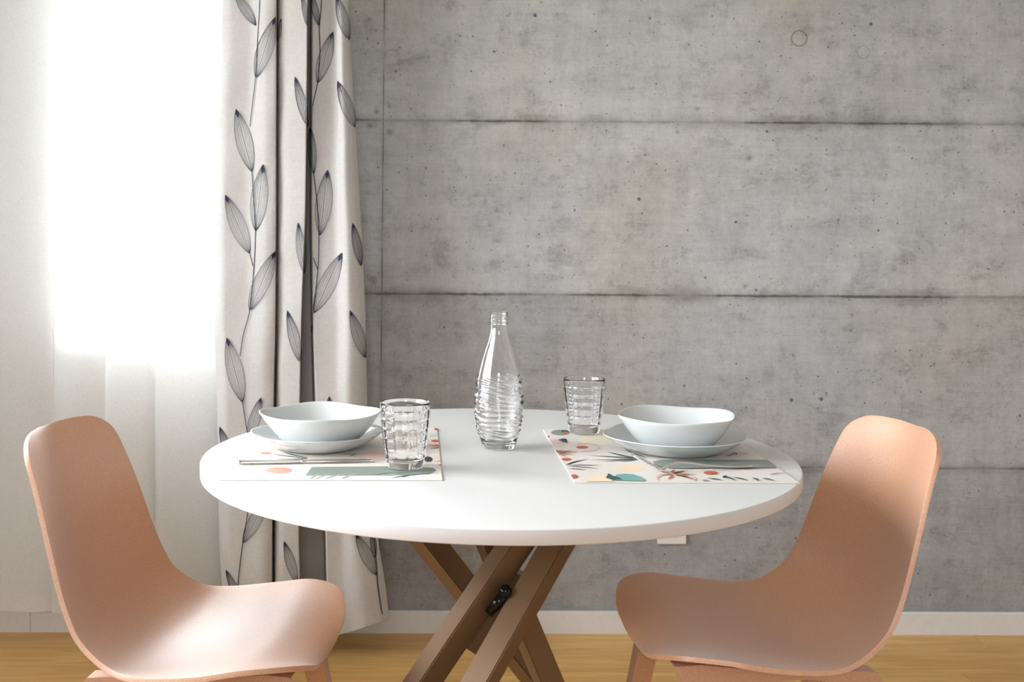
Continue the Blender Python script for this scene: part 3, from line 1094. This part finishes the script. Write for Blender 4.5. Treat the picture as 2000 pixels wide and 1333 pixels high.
for nm, rgb in (('sage', (132, 142, 134)), ('sage_light', (162, 170, 164)), ('orange', (206, 92, 58)), ('rust', (176, 108, 60)), ('navy', (46, 52, 68)),
                ('peach', (236, 214, 186)), ('pink', (222, 196, 186)), ('teal', (112, 166, 160)), ('dark_green', (44, 84, 76)), ('palm', (84, 96, 92)),
                ('coral', (226, 140, 120)), ('sand', (238, 228, 206)), ('grey_blue', (196, 206, 212)), ('red', (206, 84, 66))):
    ink(nm, rgb)


def z5(*pts): return [(x / 3.571 + 1040, y / 3.571 + 720) for x, y in pts]
def z3(*pts): return [(x / 3.702 + 380, y / 3.702 + 740) for x, y in pts]
def e5(x, y, rx, ry): return (x / 3.571 + 1040, y / 3.571 + 720, rx / 3.571, ry / 3.571)
def e3(x, y, rx, ry): return (x / 3.702 + 380, y / 3.702 + 740, rx / 3.702, ry / 3.702)
def b5(l, w): return [(a / 3.571 + 1040, b / 3.571 + 720, c_ / 3.571 + 1040, d / 3.571 + 720, w) for a, b, c_, d in l]
def b3(l, w): return [(a / 3.702 + 380, b / 3.702 + 740, c_ / 3.702 + 380, d / 3.702 + 740, w) for a, b, c_, d in l]


RM = [UZ(1122, 942, ZM).xy, UZ(1560, 943, ZM).xy]
e_ = (RM[1] - RM[0]); RM[1] = RM[0] + e_.normalized() * 0.378
p_ = Vector((-e_.y, e_.x)).normalized() * 0.508
RM += [RM[1] + p_, RM[0] + p_]
right_shapes = [
    ('sand', 'e', e5(440, 500, 120, 40)), ('peach', 'e', e5(680, 695, 100, 28)),
    ('sage', 'e', e5(195, 448, 66, 20)), ('dark_green', 'e', e5(225, 440, 26, 10)), ('orange', 'e', e5(232, 449, 16, 7)),
    ('red', 'e', e5(112, 477, 7, 6)),
    ('pink', 'p', z5((120, 500), (190, 492), (260, 510), (240, 525), (150, 522))),
    ('navy', 'p', z5((178, 500), (215, 490), (238, 494), (246, 522), (212, 515))),
    ('pink', 'ring', (*e5(350, 553, 122, 30), -1.9, 1.7, 4.5)), ('orange', 'e', e5(347, 552, 42, 9)),
    ('rust', 'b', b5([(172, 590, 175, 568), (172, 590, 215, 568), (175, 592, 275, 572), (175, 595, 318, 592), (178, 597, 290, 607), (180, 600, 240, 617), (185, 590, 330, 580)], 7)),
    ('orange', 'e', e5(236, 636, 34, 9)),
    ('palm', 'b', b5([(800, 628, 370, 606), (760, 625, 410, 640), (740, 628, 480, 652), (720, 628, 520, 582), (760, 628, 600, 655), (740, 622, 470, 612), (700, 620, 540, 588), (800, 625, 640, 560)], 8)),
    ('palm', 'b', b5([(238, 675, 395, 634), (240, 678, 490, 682), (244, 684, 460, 703), (248, 700, 385, 713), (238, 676, 330, 650)], 7)),
    ('peach', 'p', z5((370, 785), (400, 760), (450, 745), (520, 738), (540, 760), (560, 795), (372, 795))),
    ('teal', 'p', z5((585, 745), (640, 738), (700, 742), (760, 760), (792, 783), (780, 790), (560, 785))),
    ('dark_green', 'p', z5((512, 768), (530, 735), (560, 752), (600, 762), (630, 780), (560, 783))),
    ('red', 'e', e5(290, 757, 26, 13)),
    ('pink', 'ring', (*e5(920, 770, 60, 24), 2.4, 4.4, 4)), ('pink', 'ring', (*e5(1080, 775, 62, 24), -1.3, 0.6, 4)),
    ('rust', 'b', b5([(975, 742, 860, 748), (975, 742, 888, 718), (978, 738, 992, 712), (982, 740, 1080, 716), (985, 742, 1148, 742), (985, 745, 1110, 770), (972, 745, 940, 780), (985, 745, 1148, 785), (980, 742, 1060, 722), (985, 746, 1130, 755)], 8)),
    ('sage', 'p', z5((838, 655), (900, 643), (1000, 641), (1640, 643), (1705, 698), (960, 702), (860, 680))),
    ('sage_light', 'b', b5([(1300, 690, 1640, 646), (1400, 695, 1690, 680)], 6)),
    ('palm', 'b', b5([(940, 707, 1745, 712), (1655, 745, 1775, 733)], 5)),
    ('orange', 'e', e5(1241, 732, 48, 11)),
    ('dark_green', 'b', b5([(1335, 770, 1355, 752), (1330, 755, 1415, 788), (1180, 785, 1235, 790), (1215, 770, 1335, 787), (1395, 763, 1508, 788), (1535, 768, 1580, 791), (1600, 770, 1692, 790)], 9)),
    ('palm', 'b', b5([(1410, 592, 1345, 617), (1410, 592, 1525, 606), (1410, 592, 1422, 612)], 5)),
]
placemat([tuple(v) for v in RM], right_shapes, (226, 218, 212), 'leaf patterned placemat under the right place setting with the fork')

LM = [UZ(425, 937, ZM).xy, UZ(864, 937.5, ZM).xy]
e_ = (LM[1] - LM[0]); LM[0] = LM[1] - e_.normalized() * 0.378
p_ = Vector((-e_.y, e_.x)).normalized() * 0.508
LM += [LM[1] + p_, LM[0] + p_]
left_shapes = [
    ('peach', 'e', e3(560, 735, 90, 22)), ('grey_blue', 'b', b3([(330, 700, 420, 640), (350, 720, 520, 650), (390, 640, 450, 610)], 9)),
    ('coral', 'e', e3(612, 664, 96, 22)), ('coral', 'e', e3(515, 540, 45, 9)),
    ('sage', 'p', z3((800, 702), (850, 640), (1560, 634), (1720, 645), (1750, 665), (1700, 692), (1400, 702))),
    ('sage_light', 'b', b3([(838, 728, 905, 690), (880, 728, 990, 688), (940, 728, 1080, 690), (1070, 728, 1165, 686)], 9)),
    ('palm', 'b', b3([(1300, 697, 1490, 678), (1420, 722, 1640, 690), (1460, 690, 1600, 676), (1560, 702, 1730, 684), (1500, 715, 1560, 700)], 8)),
    ('palm', 'b', b3([(820, 575, 560, 545), (820, 578, 600, 585), (815, 572, 640, 530), (820, 575, 700, 590), (1170, 545, 1060, 548), (1170, 545, 1120, 562), (1170, 545, 1150, 570), (1170, 545, 1205, 565), (1170, 545, 1290, 532), (1170, 545, 1250, 555)], 8)),
    ('pink', 'e', e3(1310, 560, 160, 30)), ('navy', 'e', e3(1690, 585, 30, 19)), ('pink', 'e', e3(1755, 583, 32, 17)),
    ('red', 'e', e3(1775, 627, 8, 6)), ('red', 'e', e3(1750, 367, 18, 8)), ('red', 'e', e3(1545, 630, 34, 9)),
    ('teal', 'b', b3([(1680, 400, 1775, 395), (1680, 410, 1775, 408), (1690, 425, 1770, 412)], 4)),
    ('orange', 'e', e3(1745, 452, 34, 8)),
    ('rust', 'b', b3([(1778, 490, 1680, 475), (1778, 492, 1670, 492), (1778, 494, 1680, 510), (1776, 490, 1740, 470), (1776, 495, 1720, 512)], 6)),
]
placemat([tuple(v) for v in LM], left_shapes, (226, 218, 210), 'leaf patterned placemat under the left place setting with the knife')


# ------------------------------------------------------------------ crockery: rounded-square plates and bowls
def squircle(phi, ph0, k):
    # radius factor, corners at ph0 + n*90deg
    return 1 + k * math.cos(4 * (phi - ph0))


def dish(name, loc, R, prof_o, prof_i, ph0, kc, lift):
    prof_ = prof_o + prof_i
    zr = prof_o[-1][1]

    def disp(i, a, r, z):
        f = min(1.0, r)
        return R * r * squircle(a, ph0, kc * f * f)
    V, Fc = [], []
    n, m = 96, len(prof_)
    for i, (r, z) in enumerate(prof_):
        for k in range(n):
            a = 2 * PI * k / n
            rr = disp(i, a, r, z)
            dz = lift * math.cos(4 * (a - ph0)) * max(0, (z / zr)) ** 1.5
            V.append((rr * math.cos(a), rr * math.sin(a), z + dz))
    for i in range(m - 1):
        for k in range(n):
            k2 = (k + 1) % n
            Fc.append((i * n + k, i * n + k2, (i + 1) * n + k2, (i + 1) * n + k))
    Fc.append(tuple(reversed(range(n)))); Fc.append(tuple(range((m - 1) * n, m * n)))
    o = mesh_obj(name, V, Fc, M_PORC)
    o.location = loc
    return o


def plate_at(px, py, width_px, ph, label):
    hgt = 0.030
    c_ = UZ(px, py, ZM + hgt)
    R = width_px / F * c_.y / 2
    po = [(0.56, 0.0), (0.60, 0.0), (0.62, 0.0015), (0.72, 0.006), (0.84, 0.0145), (0.94, 0.0235), (0.985, 0.0288), (1.0, 0.0300)]
    pi_ = [(0.995, 0.0312), (0.975, 0.0308), (0.93, 0.0268), (0.83, 0.0182), (0.70, 0.0098), (0.58, 0.0062), (0.40, 0.0052), (0.1, 0.0050)]
    o = dish('dinner_plate', (c_.x, c_.y, ZM + 0.0022), R, po, pi_, ph, 0.030, 0.0010)
    tag(o, label, 'plate', 'dinner plates')
    return o


def bowl_at(px, py, width_px, ph, label, zb):
    hgt = 0.064
    c_ = UZ(px, py, zb + hgt)
    R = width_px / F * c_.y / 2
    po = [(0.46, 0.0), (0.51, 0.0006), (0.55, 0.0035), (0.66, 0.0140), (0.785, 0.0295), (0.89, 0.0450), (0.965, 0.0580), (1.0, 0.0640)]
    pi_ = [(0.998, 0.0655), (0.980, 0.0652), (0.945, 0.0600), (0.865, 0.0465), (0.76, 0.0310), (0.63, 0.0155), (0.52, 0.0080), (0.30, 0.0062), (0.08, 0.0060)]
    o = dish('soup_bowl', (c_.x, c_.y, zb), R, po, pi_, ph, 0.040, 0.0016)
    tag(o, label, 'bowl', 'soup bowls')
    return o


zb = ZM + 0.0022 + 0.0058
plate_at(620.5, 844, 253, math.radians(4), 'white rounded-square dinner plate on the left placemat under its bowl')
plate_at(1318, 850, 281, math.radians(20), 'white rounded-square dinner plate on the right placemat under its bowl')
bowl_at(626, 805, 230, math.radians(4), 'white rounded-square bowl on the left dinner plate near the curtain', zb)
bowl_at(1321, 811, 230, math.radians(24), 'white rounded-square bowl on the right dinner plate near the concrete wall', zb)


# ------------------------------------------------------------------ tumblers
def make_tumbler(loc, h, rt, rb, label, rz=0.0):
    NR = 12
    prof_ = []
    def R(z): return rb + (rt - rb) * (z / h) ** 0.85
    outer = [(rb - 0.003, 0.0), (rb - 0.0008, 0.0006), (rb, 0.003)]
    zs = [0.006 + (h - 0.0015 - 0.006) * k / 66 for k in range(67)]
    outer += [(R(z), z) for z in zs]
    outer += [(rt - 0.0005, h - 0.0004), (rt - 0.0013, h), (rt - 0.0021, h - 0.0005)]
    ti = 0.0026
    inner = [(R(z) - ti - 0.0016 * (1 - z / h), z) for z in [h - 0.004 - (h - 0.022) * k / 14 for k in range(15)]]
    inner += [(rb - 0.007, 0.0155), (rb - 0.012, 0.0138), (0.004, 0.0132)]
    prof_ = outer + inner
    no = len(outer)
    z0, z1 = 0.020, h - 0.014
    rows = 5

    def disp(i, a, r, z):
        if i >= no or z < z0 or z > z1: return r
        v = (z - z0) / (z1 - z0) * rows
        u = a / (2 * PI) * NR + (0.0)
        fu = u - math.floor(u); fv = v - math.floor(v)
        pu = 1 - abs(2 * fu - 1) ** 5; pv = 1 - abs(2 * fv - 1) ** 5
        return r - 0.0010 + 0.0026 * (pu * pv) ** 0.7
    o = lathe('tumbler', prof_, M_GLASS, None, 144, disp, (0, 0, 0), True)
    o.location = loc; o.rotation_euler = (0, 0, rz)
    tag(o, label, 'glass', 'grid-cut drinking glasses')
    return o


pL = UZ(791, 914.5, ZM); pR = UZ(1141, 846.5, ZM)
sL = F / pL.y; sR = F / pR.y
zl = ZM + 0.0022
make_tumbler((pL.x, pL.y, zl), 0.1155, 49.5 / sL, 36.0 / sL, 'clear tumbler with a square relief pattern on the left placemat', 0.1)
make_tumbler((pR.x, pR.y, zl), 0.1120, 41.0 / sR, 29.5 / sR, 'clear tumbler with a square relief pattern on the right placemat', 0.3)


# ------------------------------------------------------------------ glass bottle
def make_bottle():
    c_ = UZ(974, 876, TZ)
    hs = [0.006, .022, .033, .056, .0795, .1025, .1256, .1486, .1717, .1947, .206, .2178, .2293, .238, .245]
    rs = [.0330, .0372, .0407, .0452, .0474, .0468, .0445, .0395, .0336, .0266, .0226, .0190, .0170, .0167, .0167]
    f = pchip(hs, rs)
    outer = [(0.027, 0.0), (0.0305, 0.0008), (0.0325, 0.003)]
    zs = [0.006 + (0.240 - 0.006) * k / 170 for k in range(171)]
    outer += [(f(z), z) for z in zs]
    # screw thread rings and lip
    for k in range(41):
        z = 0.2415 + 0.0225 * k / 40
        outer.append((0.0168 + (0.0014 * max(0, math.sin((z - 0.2415) / 0.0052 * 2 * PI * 0.72)) ** 2 if z > 0.2420 else 0.0), z))
    outer += [(0.0166, 0.2650), (0.0155, 0.2656), (0.0146, 0.2648)]
    ti = 0.0028
    inner = [(max(0.010, f(min(z, 0.245)) - ti), z) for z in [0.262 - (0.262 - 0.02) * k / 50 for k in range(51)]]
    inner += [(0.027, 0.0115), (0.020, 0.0095), (0.003, 0.0145)]
    no = len(outer)

    def disp(i, a, r, z):
        if i >= no: return r
        m = max(0.0, min(1.0, (z - 0.020) / 0.012)) * max(0.0, min(1.0, (0.150 - z) / 0.022))
        if m <= 0: return r
        b = a + 2.2
        ph = z / 0.0098 * 2 * PI + 5.5 * math.sin(b) + 2.0 * math.sin(2 * b + z * 40) + 0.9 * math.sin(3 * b - z * 70)
        s = 0.5 + 0.5 * math.sin(ph)
        br = 0.65 + 0.35 * math.sin(5 * b + z * 160 + 1.3 * math.sin(z * 300))
        return r + m * (0.0030 * s ** 1.6 * br - 0.0009)
    o = lathe('glass_bottle', outer + inner, M_GLASS, None, 160, disp, (0, 0, 0), True)
    o.location = (c_.x, c_.y, TZ + 0.0004)
    tag(o, 'clear glass water bottle with wavy relief in the middle of the table', 'bottle')


make_bottle()


# ------------------------------------------------------------------ cutlery
def blade(path, widths, thick, name, parent=None, mat=M_STEEL, side=None):
    """solid strip along world points; widths along 'side' horizontal direction"""
    V, Fc = [], []
    m = len(path)
    for i, p in enumerate(path):
        d = (path[min(i + 1, m - 1)] - path[max(i - 1, 0)]).normalized()
        sd = side or Vector((-d.y, d.x, 0)).normalized()
        up_ = d.cross(sd) if d.cross(sd).z > 0 else sd.cross(d)
        up_.normalize()
        w = widths[i] / 2; t = thick[i] / 2 if isinstance(thick, (list, tuple)) else thick / 2
        for a, b in ((-1, 0), (-0.7, 0.8), (0, 1), (0.7, 0.8), (1, 0), (0.7, -0.8), (0, -1), (-0.7, -0.8)):
            V.append(p + sd * w * a + up_ * t * b)
    for i in range(m - 1):
        for k in range(8):
            Fc.append((i * 8 + k, i * 8 + (k + 1) % 8, (i + 1) * 8 + (k + 1) % 8, (i + 1) * 8 + k))
    Fc.append(tuple(range(8))); Fc.append(tuple(reversed(range((m - 1) * 8, m * 8))))
    return mesh_obj(name, V, Fc, mat, parent)


zk = ZM + 0.0025
kA, kB = UZ(467, 905, zk), UZ(727, 900.5, zk)
knife = empty('table_knife', (0, 0, 0))
tag(knife, 'steel table knife lying on the left placemat before the plate', 'knife')
n = 14
split = 0.47
hp = [kA + (kB - kA) * split * i / n + Vector((0, 0, 0.0018)) for i in range(n + 1)]
blade(hp, [0.010 + 0.008 * math.sin(PI * min(1, 0.25 + 0.6 * (1 - i / n))) * (0.4 if i == 0 else 1) for i in range(n + 1)], [0.0072 - 0.0022 * i / n for i in range(n + 1)], 'handle', knife)
bp = [kA + (kB - kA) * (split + (1 - split) * i / n) + Vector((0, 0, 0.0018)) for i in range(n + 1)]
blade(bp, [0.010 + 0.011 * math.sin(PI * min(0.95, 0.12 + i / n * 0.86)) for i in range(n + 1)], [0.0030 - 0.0022 * i / n for i in range(n + 1)], 'blade', knife)

# fork: handle end at right, arch, neck on the mat, tines rising to the left against the plate
fork = empty('table_fork', (0, 0, 0))
tag(fork, 'steel table fork lying on the right placemat with its tines by the plate', 'fork')
zf = ZM + 0.0026
Hn = UZ(1468, 912, zf + 0.001)
Nk = UZ(1293, 918, zf + 0.001)
dirv = (Nk - Hn)
ctrl = [(0.0, 0.0015), (0.12, 0.0015), (0.3, 0.0030), (0.5, 0.0060), (0.7, 0.0105), (0.82, 0.0120), (0.9, 0.0095), (0.97, 0.0035), (1.0, 0.0012)]
fz = pchip([c0[0] for c0 in ctrl], [c0[1] for c0 in ctrl])
pts = [Hn + dirv * (i / 36) + Vector((0, 0, fz(i / 36))) for i in range(37)]
wd = [interp(i / 36, [0, 0.04, 0.2, 0.5, 0.8, 0.92, 1.0], [0.008, 0.016, 0.014, 0.009, 0.006, 0.009, 0.020]) for i in range(37)]
blade(pts, wd, 0.0036, 'handle', fork)
tip = UZ(1233, 886, zf + 0.022)
tip = U(1233, 887, Nk.y + 0.012)
hd = tip - pts[-1]
side_v = Vector((-hd.y, hd.x, 0)).normalized()
fz2 = pchip([0, 0.25, 0.5, 0.75, 1.0], [0, -0.0055, -0.006, -0.0035, 0])
hpts = [pts[-1] + hd * (0.42 * i / 8) + Vector((0, 0, fz2(0.42 * i / 8) * 0.3)) for i in range(9)]
blade(hpts, [interp(i / 8, [0, 0.4, 1], [0.020, 0.025, 0.0255]) for i in range(9)], 0.0032, 'head', fork, M_STEEL, side_v)
for k in range(4):
    off = side_v * (k - 1.5) * 0.0069
    tp = [pts[-1] + hd * (0.40 + 0.60 * i / 8) + off * (1 - 0.12 * i / 8) + Vector((0, 0, fz2(0.40 + 0.60 * i / 8) * 0.3)) for i in range(9)]
    blade(tp, [0.0042 - 0.0020 * i / 8 for i in range(9)], 0.0026, 'tine', fork, M_STEEL, side_v)
